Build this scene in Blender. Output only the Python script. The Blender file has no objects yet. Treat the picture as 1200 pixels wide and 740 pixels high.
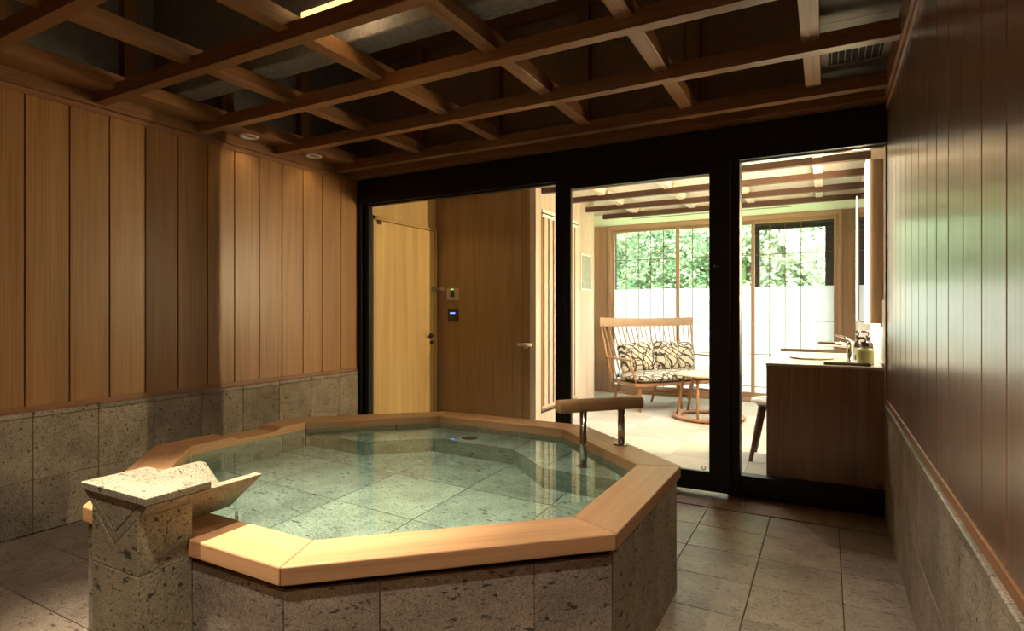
import bpy, bmesh, math, random
from mathutils import Vector, Matrix
random.seed(7)
S = bpy.context.scene
C = S.collection
PI = math.pi
def R(a): return math.radians(a)

# ------------------------------------------------------------------ camera, world, exposure
CAMZ = 1.132
F_PX, YAW, HOR = 675.5, 0.499, 365.6
cam = bpy.data.cameras.new('camera'); co = bpy.data.objects.new('camera', cam); C.objects.link(co)
cam.sensor_width = 36.0; cam.lens = 36.0 * F_PX / 1200.0
cam.shift_y = (HOR - 370.0) / 1200.0
cam.clip_start = 0.03; cam.clip_end = 300
co.location = (0, 0, CAMZ); co.rotation_euler = (PI / 2, 0, YAW)
S.camera = co
S.view_settings.view_transform = 'Standard'; S.view_settings.look = 'None'
S.view_settings.gamma = 1.0; S.view_settings.use_curve_mapping = False
S.view_settings.exposure = 0.9
cy = S.cycles
cy.use_denoising = True
cy.max_bounces = 10; cy.diffuse_bounces = 5; cy.glossy_bounces = 5; cy.transmission_bounces = 8; cy.transparent_max_bounces = 16
cy.sample_clamp_indirect = 6.0
cy.caustics_reflective = False; cy.caustics_refractive = True

SKY = 13.0
w = bpy.data.worlds.new('sky'); S.world = w; w.use_nodes = True
bg = w.node_tree.nodes['Background']
bg.inputs[0].default_value = (0.97, 0.99, 1.0, 1); bg.inputs[1].default_value = SKY
sun = bpy.data.lights.new('sun', 'SUN'); sun.energy = 4.0; sun.angle = R(6); sun.color = (1, .96, .88)
so = bpy.data.objects.new('sun', sun); C.objects.link(so); so.rotation_euler = (R(38), R(18), 0); so.location = (0, 12, 12)

# lamp strengths (each lamp is placed by its own builder below)
P_DOWN = 0.9       # ceiling downlights by the left wall
P_SPOT = 300.0      # ceiling spotlight over the spout
P_LED = 56.0       # mirror light strips
P_HALL = 3.5      # hall downlights
P_ROOM = 42.0      # sitting room downlights
P_UP = 0.9         # lamp on top of the lattice
WARM = (1.0, 0.74, 0.40); WARM2 = (1.0, .87, .69)

# ------------------------------------------------------------------ materials
def nt(name):
    m = bpy.data.materials.new(name); m.use_nodes = True
    n = m.node_tree; b = n.nodes['Principled BSDF']
    return m, n, b
def N(n, t, **k):
    x = n.nodes.new(t)
    for a, v in k.items(): setattr(x, a, v)
    return x
def coords(n, scale, rnd=True):
    tc = N(n, 'ShaderNodeTexCoord'); mp = N(n, 'ShaderNodeMapping'); mp.inputs['Scale'].default_value = scale
    if rnd:
        oi = N(n, 'ShaderNodeObjectInfo'); ml = N(n, 'ShaderNodeVectorMath', operation='SCALE')
        cx = N(n, 'ShaderNodeCombineXYZ')
        n.links.new(oi.outputs['Random'], cx.inputs[0]); n.links.new(oi.outputs['Random'], cx.inputs[1]); n.links.new(oi.outputs['Random'], cx.inputs[2])
        n.links.new(cx.outputs[0], ml.inputs[0]); ml.inputs['Scale'].default_value = 23.0
        ad = N(n, 'ShaderNodeVectorMath', operation='ADD')
        n.links.new(tc.outputs['Object'], ad.inputs[0]); n.links.new(ml.outputs[0], ad.inputs[1])
        n.links.new(ad.outputs[0], mp.inputs[0])
    else:
        n.links.new(tc.outputs['Object'], mp.inputs[0])
    return mp.outputs[0]
def ramp(n, src, stops):
    r = N(n, 'ShaderNodeValToRGB'); e = r.color_ramp.elements
    e[0].position, e[0].color = stops[0][0], (*stops[0][1], 1)
    e[1].position, e[1].color = stops[-1][0], (*stops[-1][1], 1)
    for p, c in stops[1:-1]:
        x = e.new(p); x.color = (*c, 1)
    n.links.new(src, r.inputs[0]); return r.outputs[0]
def mixc(n, f, a, b, mode='MIX'):
    m = N(n, 'ShaderNodeMix', data_type='RGBA', blend_type=mode)
    if isinstance(f, (int, float)): m.inputs[0].default_value = f
    else: n.links.new(f, m.inputs[0])
    for s, v in ((6, a), (7, b)):
        if isinstance(v, tuple): m.inputs[s].default_value = (*v, 1)
        else: n.links.new(v, m.inputs[s])
    return m.outputs[2]
def bump(n, b, src, strength, dist=.002):
    bp = N(n, 'ShaderNodeBump'); bp.inputs['Strength'].default_value = strength; bp.inputs['Distance'].default_value = dist
    n.links.new(src, bp.inputs['Height']); n.links.new(bp.outputs[0], b.inputs['Normal'])
def wood(name, col, axis='z', rough=.45, var=.16, coat=0.0, figure=0.0, fine=1.0, coat_rough=.25, coat_ior=1.5):
    """straight grained wood; axis = grain direction in object space"""
    m, n, b = nt(name)
    def sc(l, a): return {'x': (l, a, a), 'y': (a, l, a), 'z': (a, a, l)}[axis]
    v = coords(n, sc(.7, 60 * fine))
    t1 = N(n, 'ShaderNodeTexNoise'); t1.inputs['Scale'].default_value = 2.2; t1.inputs['Detail'].default_value = 4; n.links.new(v, t1.inputs[0])
    v2 = coords(n, sc(.25, 7))
    t2 = N(n, 'ShaderNodeTexNoise'); t2.inputs['Scale'].default_value = 1.6; t2.inputs['Detail'].default_value = 3; n.links.new(v2, t2.inputs[0])
    dk = tuple(c * (1 - 2.0 * var) for c in col); lt = tuple(min(1, c * (1 + 1.1 * var)) for c in col)
    c1 = ramp(n, t1.outputs[0], [(.30, dk), (.5, col), (.72, lt)])
    c2 = ramp(n, t2.outputs[0], [(.3, (.78, .74, .70)), (.7, (1.1, 1.1, 1.1))])
    c = mixc(n, .75, c1, c2, 'MULTIPLY')
    if figure:
        v3 = coords(n, sc(.9, 9))
        wv = N(n, 'ShaderNodeTexWave', wave_type='RINGS', rings_direction={'x': 'Y', 'y': 'X', 'z': 'X'}[axis])
        wv.inputs['Scale'].default_value = .55; wv.inputs['Distortion'].default_value = 5; wv.inputs['Detail'].default_value = 2; wv.inputs['Detail Scale'].default_value = .6
        n.links.new(v3, wv.inputs[0])
        c3 = ramp(n, wv.outputs[0], [(0, (.90, .85, .78)), (.5, (1, 1, 1)), (1, (1, .99, .97))])
        c = mixc(n, figure, c, c3, 'MULTIPLY')
    oi = N(n, 'ShaderNodeObjectInfo'); rr = ramp(n, oi.outputs['Random'], [(0, (.88, .86, .84)), (1, (1.08, 1.06, 1.06))])
    c = mixc(n, 1.0, c, rr, 'MULTIPLY')
    n.links.new(c, b.inputs['Base Color']); b.inputs['Roughness'].default_value = rough
    b.inputs['Coat IOR'].default_value = coat_ior; b.inputs['Coat Weight'].default_value = coat; b.inputs['Coat Roughness'].default_value = coat_rough
    bump(n, b, t1.outputs[0], .18, .0008)
    return m
def stone(name, col, fleck=1.0, rough=.75, sc=1.0, spec=.3):
    m, n, b = nt(name)
    v = coords(n, (1, 1, 1))
    t = N(n, 'ShaderNodeTexNoise'); t.inputs['Scale'].default_value = 5 * sc; t.inputs['Detail'].default_value = 8; t.inputs['Roughness'].default_value = .65; n.links.new(v, t.inputs[0])
    c = ramp(n, t.outputs[0], [(.28, tuple(x * .62 for x in col)), (.5, col), (.72, tuple(x * 1.35 for x in col))])
    g = N(n, 'ShaderNodeTexNoise'); g.inputs['Scale'].default_value = 190 * sc; g.inputs['Detail'].default_value = 3; n.links.new(v, g.inputs[0])
    c = mixc(n, .85, c, ramp(n, g.outputs[0], [(.32, (.50, .50, .48)), (.53, (1, 1, 1)), (.7, (1.35, 1.33, 1.28))]), 'MULTIPLY')
    # dark slanting flecks of two sizes
    hgt = g.outputs[0]
    for s, lo, hi, k in ((80, .670, .725, .8), (46, .685, .73, .95)):
        mp = N(n, 'ShaderNodeMapping'); mp.inputs['Rotation'].default_value = (.7, .75, .9); mp.inputs['Scale'].default_value = (.42, 1.35, 1.0)
        n.links.new(v, mp.inputs[0])
        f = N(n, 'ShaderNodeTexNoise'); f.inputs['Scale'].default_value = s * sc; f.inputs['Detail'].default_value = 3.0; f.inputs['Roughness'].default_value = .6; n.links.new(mp.outputs[0], f.inputs[0])
        fm = ramp(n, f.outputs[0], [(lo - .06, (0, 0, 0)), (hi - .06, (k * fleck,) * 3)])
        c = mixc(n, fm, c, tuple(x * .16 for x in (col[0], col[1] * 1.08, col[2] * 1.05)))
    oi = N(n, 'ShaderNodeObjectInfo'); rr = ramp(n, oi.outputs['Random'], [(0, (.84, .84, .85)), (.5, (1, .99, .97)), (1, (1.14, 1.13, 1.10))])
    c = mixc(n, 1.0, c, rr, 'MULTIPLY')
    n.links.new(c, b.inputs['Base Color']); b.inputs['Roughness'].default_value = rough; b.inputs['Specular IOR Level'].default_value = spec
    bump(n, b, g.outputs[0], .35, .0012)
    return m
def plain(name, col, rough=.5, metal=0.0, spec=.5, noise=.06):
    m, n, b = nt(name)
    v = coords(n, (1, 1, 1)); t = N(n, 'ShaderNodeTexNoise'); t.inputs['Scale'].default_value = 14; t.inputs['Detail'].default_value = 4; n.links.new(v, t.inputs[0])
    c = ramp(n, t.outputs[0], [(.3, tuple(x * (1 - noise) for x in col)), (.7, tuple(min(1, x * (1 + noise)) for x in col))])
    n.links.new(c, b.inputs['Base Color']); b.inputs['Roughness'].default_value = rough; b.inputs['Metallic'].default_value = metal; b.inputs['Specular IOR Level'].default_value = spec
    return m
def rough_coat(name, col):
    m, n, b = nt(name); v = coords(n, (1, 1, 1))
    t = N(n, 'ShaderNodeTexNoise'); t.inputs['Scale'].default_value = 40; t.inputs['Detail'].default_value = 6; n.links.new(v, t.inputs[0])
    c = ramp(n, t.outputs[0], [(.3, tuple(x * .8 for x in col)), (.7, tuple(x * 1.15 for x in col))])
    n.links.new(c, b.inputs['Base Color']); b.inputs['Roughness'].default_value = .85
    bump(n, b, t.outputs[0], .9, .01); return m
def emit(name, col, s):
    m, n, b = nt(name); b.inputs['Base Color'].default_value = (*col, 1)
    b.inputs['Emission Color'].default_value = (*col, 1); b.inputs['Emission Strength'].default_value = s; return m
def thin_glass(name, tint=(1, 1, 1), refl=1.0):
    m = bpy.data.materials.new(name); m.use_nodes = True; n = m.node_tree; n.nodes.clear()
    o = N(n, 'ShaderNodeOutputMaterial'); mx = N(n, 'ShaderNodeMixShader'); t = N(n, 'ShaderNodeBsdfTransparent'); g = N(n, 'ShaderNodeBsdfGlossy')
    g.inputs['Roughness'].default_value = 0.0; t.inputs[0].default_value = (*tint, 1)
    lw_ = N(n, 'ShaderNodeLayerWeight'); lw_.inputs[0].default_value = .5
    pw = N(n, 'ShaderNodeMath', operation='POWER'); pw.inputs[1].default_value = 5.0
    mu = N(n, 'ShaderNodeMath', operation='MULTIPLY_ADD'); mu.inputs[1].default_value = .9 * refl; mu.inputs[2].default_value = .03 * refl
    n.links.new(lw_.outputs['Facing'], pw.inputs[0]); n.links.new(pw.outputs[0], mu.inputs[0]); n.links.new(mu.outputs[0], mx.inputs[0])
    n.links.new(t.outputs[0], mx.inputs[1]); n.links.new(g.outputs[0], mx.inputs[2]); n.links.new(mx.outputs[0], o.inputs[0])
    return m
def frosted(name):
    m = bpy.data.materials.new(name); m.use_nodes = True; n = m.node_tree; n.nodes.clear()
    o = N(n, 'ShaderNodeOutputMaterial'); mx = N(n, 'ShaderNodeMixShader'); t = N(n, 'ShaderNodeBsdfTranslucent'); d = N(n, 'ShaderNodeBsdfDiffuse')
    v = coords(n, (1, 1, 1)); q = N(n, 'ShaderNodeTexNoise'); q.inputs['Scale'].default_value = 60; n.links.new(v, q.inputs[0])
    c = ramp(n, q.outputs[0], [(.3, (.63, .63, .64)), (.7, (.67, .67, .675))])
    n.links.new(c, t.inputs[0]); d.inputs[0].default_value = (.8, .8, .8, 1); mx.inputs[0].default_value = .2
    n.links.new(t.outputs[0], mx.inputs[1]); n.links.new(d.outputs[0], mx.inputs[2]); n.links.new(mx.outputs[0], o.inputs[0])
    return m
def water_mat():
    m = bpy.data.materials.new('bath water'); m.use_nodes = True; n = m.node_tree; n.nodes.clear()
    o = N(n, 'ShaderNodeOutputMaterial'); g = N(n, 'ShaderNodeBsdfGlass'); g.inputs['IOR'].default_value = 1.333; g.inputs['Roughness'].default_value = 0.0
    g.inputs['Color'].default_value = (.90, .98, .955, 1)
    tc = N(n, 'ShaderNodeTexCoord'); t = N(n, 'ShaderNodeTexNoise'); t.inputs['Scale'].default_value = 3.0; t.inputs['Detail'].default_value = 1
    n.links.new(tc.outputs['Object'], t.inputs[0])
    bp = N(n, 'ShaderNodeBump'); bp.inputs['Strength'].default_value = .05; bp.inputs['Distance'].default_value = .01
    n.links.new(t.outputs[0], bp.inputs['Height']); n.links.new(bp.outputs[0], g.inputs['Normal'])
    n.links.new(g.outputs[0], o.inputs[0]); return m
def fabric_leaf(name):
    m, n, b = nt(name); v = coords(n, (1, 1, 1))
    d = N(n, 'ShaderNodeTexNoise'); d.inputs['Scale'].default_value = 5; n.links.new(v, d.inputs[0])
    mp = N(n, 'ShaderNodeVectorMath', operation='MULTIPLY_ADD'); mp.inputs[1].default_value = (.25, .25, .25)
    n.links.new(d.outputs['Color'], mp.inputs[0]); n.links.new(v, mp.inputs[2])
    vo = N(n, 'ShaderNodeTexVoronoi', feature='DISTANCE_TO_EDGE'); vo.inputs['Scale'].default_value = 9; n.links.new(mp.outputs[0], vo.inputs[0])
    l1 = ramp(n, vo.outputs['Distance'], [(.03, (1, 1, 1)), (.075, (0, 0, 0))])
    wv = N(n, 'ShaderNodeTexWave', wave_type='BANDS', bands_direction='DIAGONAL'); wv.inputs['Scale'].default_value = 4.5; wv.inputs['Distortion'].default_value = 9; wv.inputs['Detail'].default_value = 1; wv.inputs['Detail Scale'].default_value = .8
    n.links.new(v, wv.inputs[0]); l2 = ramp(n, wv.outputs[0], [(.86, (0, 0, 0)), (.93, (1, 1, 1))])
    l = mixc(n, 1.0, l1, l2, 'LIGHTEN')
    c = mixc(n, l, (.60, .54, .44), (.035, .032, .03))
    n.links.new(c, b.inputs['Base Color']); b.inputs['Roughness'].default_value = .9; return m

M = {}
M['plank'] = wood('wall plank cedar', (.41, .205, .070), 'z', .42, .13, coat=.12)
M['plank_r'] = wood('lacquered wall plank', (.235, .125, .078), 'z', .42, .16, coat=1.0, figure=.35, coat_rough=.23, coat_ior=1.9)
M['trim'] = wood('wall trim wood', (.34, .16, .075), 'y', .45, .10)
M['thresh'] = wood('threshold wood', (.27, .185, .125), 'y', .4, .10)
M['beam_x'] = wood('lattice timber', (.27, .13, .052), 'x', .42, .16)
M['beam_y'] = wood('lattice timber lengthwise', (.27, .13, .052), 'y', .42, .16)
M['post_z'] = wood('loft post timber', (.30, .15, .06), 'z', .5, .15)
M['rim'] = wood('bath rim cypress', (.55, .315, .16), 'x', .38, .07, figure=.45, fine=.6)
M['stone'] = stone('green tuff', (.335, .290, .235))
M['stone_cap'] = stone('green tuff honed cap', (.335, .290, .235), rough=.3, spec=.5)
M['stone_pillar'] = stone('green tuff pillar', (.28, .25, .175))
M['stone_floor'] = stone('green tuff floor', (.28, .225, .178), rough=.40, spec=.45)
M['stone_tub'] = stone('green tuff bath', (.36, .43, .35), fleck=.9)
M['grout'] = plain('grout', (.10, .07, .045), .9)
M['grout_dark'] = plain('dark backing', (.012, .009, .007), .9)
M['black'] = plain('black frame', (.006, .006, .008), .38, spec=.35)
M['loft_panel'] = plain('loft panel brown', (.27, .165, .10), .8, noise=.15)
M['loft_slab'] = plain('loft grey paint', (.22, .205, .20), .8, noise=.12)
M['steel_coat'] = rough_coat('sprayed beam coating', (.20, .19, .19))
M['soffit'] = plain('grey soffit board', (.20, .185, .17), .45, noise=.05)
M['white'] = plain('white paint', (.80, .78, .74), .6, noise=.02)
M['white_trim'] = plain('white enamel', (.82, .80, .76), .35, noise=.02)
M['pale_wood'] = wood('pale wall veneer', (.60, .53, .455), 'z', .5, .07, fine=.6)
M['hall_wood'] = wood('hall wall veneer', (.29, .185, .085), 'z', .45, .12, fine=.7)
M['door_wood'] = wood('door veneer', (.50, .355, .15), 'z', .42, .07, fine=.6)
M['win_z'] = wood('window timber upright', (.44, .295, .195), 'z', .45, .08)
M['win_x'] = wood('window timber level', (.44, .295, .195), 'x', .45, .08)
M['muntin'] = plain('slim muntin', (.16, .10, .06), .5)
M['darkbeam'] = wood('stained beam', (.085, .042, .03), 'x', .42, .15)
M['lit_joist'] = wood('joist painted as lit', (.74, .70, .63), 'y', .45, .06)  # bright light on the room joists is put into this pale colour
M['mat_a'] = plain('woven floor mat', (.56, .545, .50), .8, noise=.05)
M['mat_b'] = plain('woven floor mat darker', (.48, .465, .42), .8, noise=.05)
M['chair'] = wood('chair ash wood', (.46, .24, .12), 'z', .42, .10)
M['chair_pale'] = wood('pale bleached wood', (.50, .35, .24), 'x', .45, .10)
M['fabric'] = fabric_leaf('leaf print fabric')
M['vanity'] = wood('vanity walnut veneer', (.42, .235, .14), 'z', .36, .16, coat=.25)
M['counter'] = plain('white counter stone', (.72, .68, .62), .18, noise=.03)
M['darkwood'] = wood('dark wood', (.06, .032, .02), 'x', .4, .2)
M['stool'] = wood('stool walnut', (.14, .065, .04), 'z', .42, .15)
M['chrome'] = plain('chrome', (.75, .75, .76), .10, metal=1.0, noise=.02)
M['steel'] = plain('polished steel', (.50, .46, .42), .14, metal=1.0, noise=.02)
M['brass'] = plain('brushed brass', (.65, .52, .30), .3, metal=1.0)
M['glass'] = thin_glass('clear glass', (.97, .985, .98))
M['frost'] = frosted('frosted pane')
M['water'] = water_mat()
M['mirror'] = plain('mirror silver', (.92, .92, .92), .01, metal=1.0, noise=0)
M['soap'] = plain('pale green soap', (.60, .62, .28), .25)
M['bottle'] = plain('brown bottle', (.05, .03, .022), .2)
M['label'] = plain('bottle label', (.45, .50, .25), .5)
M['paper'] = plain('print paper', (.34, .39, .37), .7, noise=.12)
M['plastic'] = plain('silver plastic', (.42, .36, .30), .35)
M['panel_blk'] = plain('black panel', (.01, .01, .018), .15)
M['blue'] = emit('blue indicator', (.10, .15, 1.0), 3.0)
M['green_led'] = emit('green indicator', (.3, 1.0, .3), 1.5)
M['led'] = emit('light strip diffuser', (1.0, .86, .62), 3.0)
M['lamp_on'] = emit('lamp aperture', (1.0, .56, .15), 1.7)
M['lamp_dim'] = plain('downlight throat', (.10, .08, .06), .35)
M['ground'] = plain('hillside grass', (.20, .34, .10), .9, noise=.3)
M['bark'] = plain('bark', (.13, .09, .06), .9, noise=.3)
M['out_frame'] = plain('dark aluminium', (.012, .014, .024), .4)
def leaf_mat(name, a, b_):
    m = bpy.data.materials.new(name); m.use_nodes = True; n = m.node_tree; n.nodes.clear()
    o = N(n, 'ShaderNodeOutputMaterial'); mx = N(n, 'ShaderNodeMixShader'); t = N(n, 'ShaderNodeBsdfTranslucent'); d = N(n, 'ShaderNodeBsdfDiffuse')
    v = coords(n, (1, 1, 1)); q = N(n, 'ShaderNodeTexNoise'); q.inputs['Scale'].default_value = 2.2; q.inputs['Detail'].default_value = 6; n.links.new(v, q.inputs[0])
    c = ramp(n, q.outputs[0], [(.35, a), (.65, b_)])
    n.links.new(c, t.inputs[0]); n.links.new(c, d.inputs[0]); mx.inputs[0].default_value = .55
    n.links.new(t.outputs[0], mx.inputs[1]); n.links.new(d.outputs[0], mx.inputs[2]); n.links.new(mx.outputs[0], o.inputs[0]); return m
LEAF = [leaf_mat('leaf bright', (.13, .20, .09), (.40, .47, .29)), leaf_mat('leaf mid', (.05, .11, .05), (.24, .31, .18)), leaf_mat('leaf pale', (.24, .30, .18), (.50, .55, .40))]

# ------------------------------------------------------------------ mesh helpers
def box(bm, x0, x1, y0, y1, z0, z1, bev=0.0):
    t = bmesh.new()
    bmesh.ops.create_cube(t, size=1.0)
    for v in t.verts:
        v.co = Vector((x0 + (v.co.x + .5) * (x1 - x0), y0 + (v.co.y + .5) * (y1 - y0), z0 + (v.co.z + .5) * (z1 - z0)))
    if bev: bmesh.ops.bevel(t, geom=t.edges[:], offset=bev, segments=1, affect='EDGES')
    merge(bm, t); return bm
def merge(bm, t):
    me = bpy.data.meshes.new('tmp'); t.to_mesh(me); t.free(); bm.from_mesh(me); bpy.data.meshes.remove(me)
def prism(bm, pts, z0, z1, bev=0.0, top=None):
    """vertical prism over a polygon; top = optional list of top points"""
    t = bmesh.new(); n = len(pts); q = top or pts
    a = [t.verts.new((p[0], p[1], z0)) for p in pts]; b = [t.verts.new((p[0], p[1], z1)) for p in q]
    t.faces.new(list(reversed(a))); t.faces.new(b)
    for i in range(n): t.faces.new((a[i], a[(i + 1) % n], b[(i + 1) % n], b[i]))
    bmesh.ops.recalc_face_normals(t, faces=t.faces[:])
    if bev: bmesh.ops.bevel(t, geom=t.edges[:], offset=bev, segments=2, profile=.5, affect='EDGES')
    merge(bm, t); return bm
def extr(bm, prof, a0, a1, axis='y', bev=0.0):
    """closed profile in the plane across axis, pushed from a0 to a1; profile coords: y -> (x,z), x -> (y,z)"""
    t = bmesh.new(); n = len(prof)
    P = (lambda p, a: (p[0], a, p[1])) if axis == 'y' else (lambda p, a: (a, p[0], p[1]))
    a = [t.verts.new(P(p, a0)) for p in prof]; b = [t.verts.new(P(p, a1)) for p in prof]
    t.faces.new(a); t.faces.new(list(reversed(b)))
    for i in range(n): t.faces.new((a[i], b[i], b[(i + 1) % n], a[(i + 1) % n]))
    bmesh.ops.recalc_face_normals(t, faces=t.faces[:])
    if bev: bmesh.ops.bevel(t, geom=t.edges[:], offset=bev, segments=1, affect='EDGES')
    merge(bm, t); return bm
def tube(bm, path, rad, seg=10, caps=True):
    """round bar along a list of points; rad number or list"""
    t = bmesh.new(); path = [Vector(p) for p in path]; n = len(path); rings = []
    for i, p in enumerate(path):
        d = (path[min(i + 1, n - 1)] - path[max(i - 1, 0)]).normalized()
        u = d.cross(Vector((0, 0, 1)))
        if u.length < 1e-3: u = d.cross(Vector((0, 1, 0)))
        u.normalize(); v = d.cross(u)
        r = rad[i] if isinstance(rad, (list, tuple)) else rad
        rings.append([t.verts.new(p + (u * math.cos(2 * PI * k / seg) + v * math.sin(2 * PI * k / seg)) * r) for k in range(seg)])
    for i in range(n - 1):
        for k in range(seg): t.faces.new((rings[i][k], rings[i][(k + 1) % seg], rings[i + 1][(k + 1) % seg], rings[i + 1][k]))
    if caps: t.faces.new(rings[0]); t.faces.new(list(reversed(rings[-1])))
    bmesh.ops.recalc_face_normals(t, faces=t.faces[:]); merge(bm, t); return bm
def lathe(bm, prof, seg=24, c=(0, 0, 0)):
    """revolve (r,z) list about the z axis"""
    t = bmesh.new(); rings = []
    for r, z in prof:
        rings.append([t.verts.new((c[0] + max(r, 1e-4) * math.cos(2 * PI * k / seg), c[1] + max(r, 1e-4) * math.sin(2 * PI * k / seg), c[2] + z)) for k in range(seg)])
    for i in range(len(rings) - 1):
        for k in range(seg): t.faces.new((rings[i][k], rings[i][(k + 1) % seg], rings[i + 1][(k + 1) % seg], rings[i + 1][k]))
    for rg, pr_ in ((rings[0], prof[0]), (rings[-1], prof[-1])):
        if pr_[0] < 1e-3: t.faces.new(rg)
    bmesh.ops.recalc_face_normals(t, faces=t.faces[:]); merge(bm, t); return bm
def bm_(): return bmesh.new()
def mesh(bm, name, smooth=False):
    me = bpy.data.meshes.new(name); bm.to_mesh(me); bm.free()
    if smooth: me.polygons.foreach_set('use_smooth', [True] * len(me.polygons))
    return me
def tag(o, label=None, cat=None, group=None, kind=None):
    if label: o['label'] = label
    if cat: o['category'] = cat
    if group: o['group'] = group
    if kind: o['kind'] = kind
    return o
def link(name, me, mat, parent=None, loc=None, rotz=0.0):
    o = bpy.data.objects.new(name, me); C.objects.link(o)
    if me is not None and mat is not None and len(me.materials) == 0: me.materials.append(M[mat] if isinstance(mat, str) else mat)
    if parent is not None: o.parent = parent
    if loc is not None: o.location = loc
    if rotz: o.rotation_euler = (0, 0, rotz)
    return o
def obj(name, bm, mat, parent=None, smooth=False, loc=None, rotz=0.0):
    """bm in the parent's own space"""
    return link(name, mesh(bm, name, smooth), mat, parent, loc, rotz)
def part(name, bm, mat, root, smooth=False):
    """bm in world space, child of an unrotated root"""
    o = root; off = Vector((0, 0, 0))
    while o is not None: off += o.location; o = o.parent
    bmesh.ops.translate(bm, verts=bm.verts[:], vec=-off)
    return obj(name, bm, mat, root, smooth)
def centred(name, bm, mat, root, smooth=False):
    """world-space bm; the child's own origin sits at the middle of its shape"""
    lo = Vector([min(v.co[i] for v in bm.verts) for i in range(3)]); hi = Vector([max(v.co[i] for v in bm.verts) for i in range(3)])
    c = (lo + hi) / 2; bmesh.ops.translate(bm, verts=bm.verts[:], vec=-c)
    o = root; off = Vector((0, 0, 0))
    while o is not None: off += o.location; o = o.parent
    return obj(name, bm, mat, root, smooth, loc=c - off)
def empty(name, loc=(0, 0, 0), rotz=0.0):
    o = bpy.data.objects.new(name, None); C.objects.link(o); o.location = loc; o.rotation_euler = (0, 0, rotz); o.empty_display_size = .1
    return o
def thing(name, label, cat, loc=(0, 0, 0), rotz=0.0, group=None):
    return tag(empty(name, loc, rotz), label, cat, group)
def struct(name, bm, mat, label=None):
    o = obj(name, bm, mat); o['kind'] = 'structure'
    if label: o['label'] = label
    return o
def copies(name, me, mat, parent, locs):
    """alike pieces sharing one mesh"""
    out = []
    for l in locs: out.append(link(name, me, mat, parent, l))
    return out
def light(name, kind, loc, power, color, rad=.05, rot=(0, 0, 0), parent=None, **k):
    l = bpy.data.lights.new(name, kind); l.energy = power; l.color = color
    if kind == 'SPOT': l.shadow_soft_size = rad
    elif kind == 'POINT': l.shadow_soft_size = rad
    for a, v in k.items(): setattr(l, a, v)
    o = bpy.data.objects.new(name, l); C.objects.link(o); o.location = loc; o.rotation_euler = rot
    if parent is not None:
        o.parent = parent; o.location = Vector(loc) - parent.location
    try: l.cycles.is_caustics_light = True
    except Exception: pass
    return o

# ------------------------------------------------------------------ bath room shell
XL, XR, YG, YB = -3.56, .294, 3.75, -.75      # left wall, right wall, glass front, wall behind
ZC = 2.266                                     # top of the wall boarding
ROOF = 3.36
CAP, CAPJ, MIDJ = .622, .592, .272
# floor with stone tiles
bm = bm_(); box(bm, XL - .1, XR + .1, YB - .1, 3.47, -.12, -.006)
floor = struct('floor', bm, 'grout', 'dark grouted stone tile floor of the bath room')
TX = [-.270 + .3275 * k for k in range(-11, 3)]
TY = [3.469 - .2985 * k for k in range(0, 15)]
def clipd(a, lo, hi): return max(lo, min(hi, a))
for i in range(len(TX) - 1):
    for j in range(len(TY) - 1):
        x0, x1 = clipd(TX[i], XL, XR), clipd(TX[i + 1], XL, XR); y1, y0 = clipd(TY[j], YB, 3.469), clipd(TY[j + 1], YB, 3.469)
        if x1 - x0 < .02 or y1 - y0 < .02: continue
        if -2.4 < x0 and x1 < -.85 and 1.25 < y0 and y1 < 2.7: continue      # wholly under the bath
        t = box(bm_(), x0 + .002, x1 - .002, y0 + .002, y1 - .002, -.02, 0, .0012)
        o = centred('tile', t, 'stone_floor', floor); o.location.z += random.uniform(-.0006, .0006)
# threshold boards before the glass
bm = bm_(); box(bm, XL, XR, 3.471, 3.80, -.06, -.004)
thr = struct('trim_1', bm, 'grout_dark', 'wood threshold boards running along the glass front')
for x0, x1 in ((-3.56, -2.63), (-2.63, -1.68), (-1.68, -.73), (-.73, .0), (.0, .294)):
    t = bm_(); n = int(round((x1 - x0) / .0148)); d = (x1 - x0) / n
    for k in range(n): box(t, x0 + k * d + .0012, x0 + (k + 1) * d - .0012, 3.473, 3.795, -.01, .004)
    box(t, x0 + .001, x1 - .001, 3.473, 3.795, -.012, .001)
    centred('threshold_board', t, 'thresh', thr)

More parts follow.
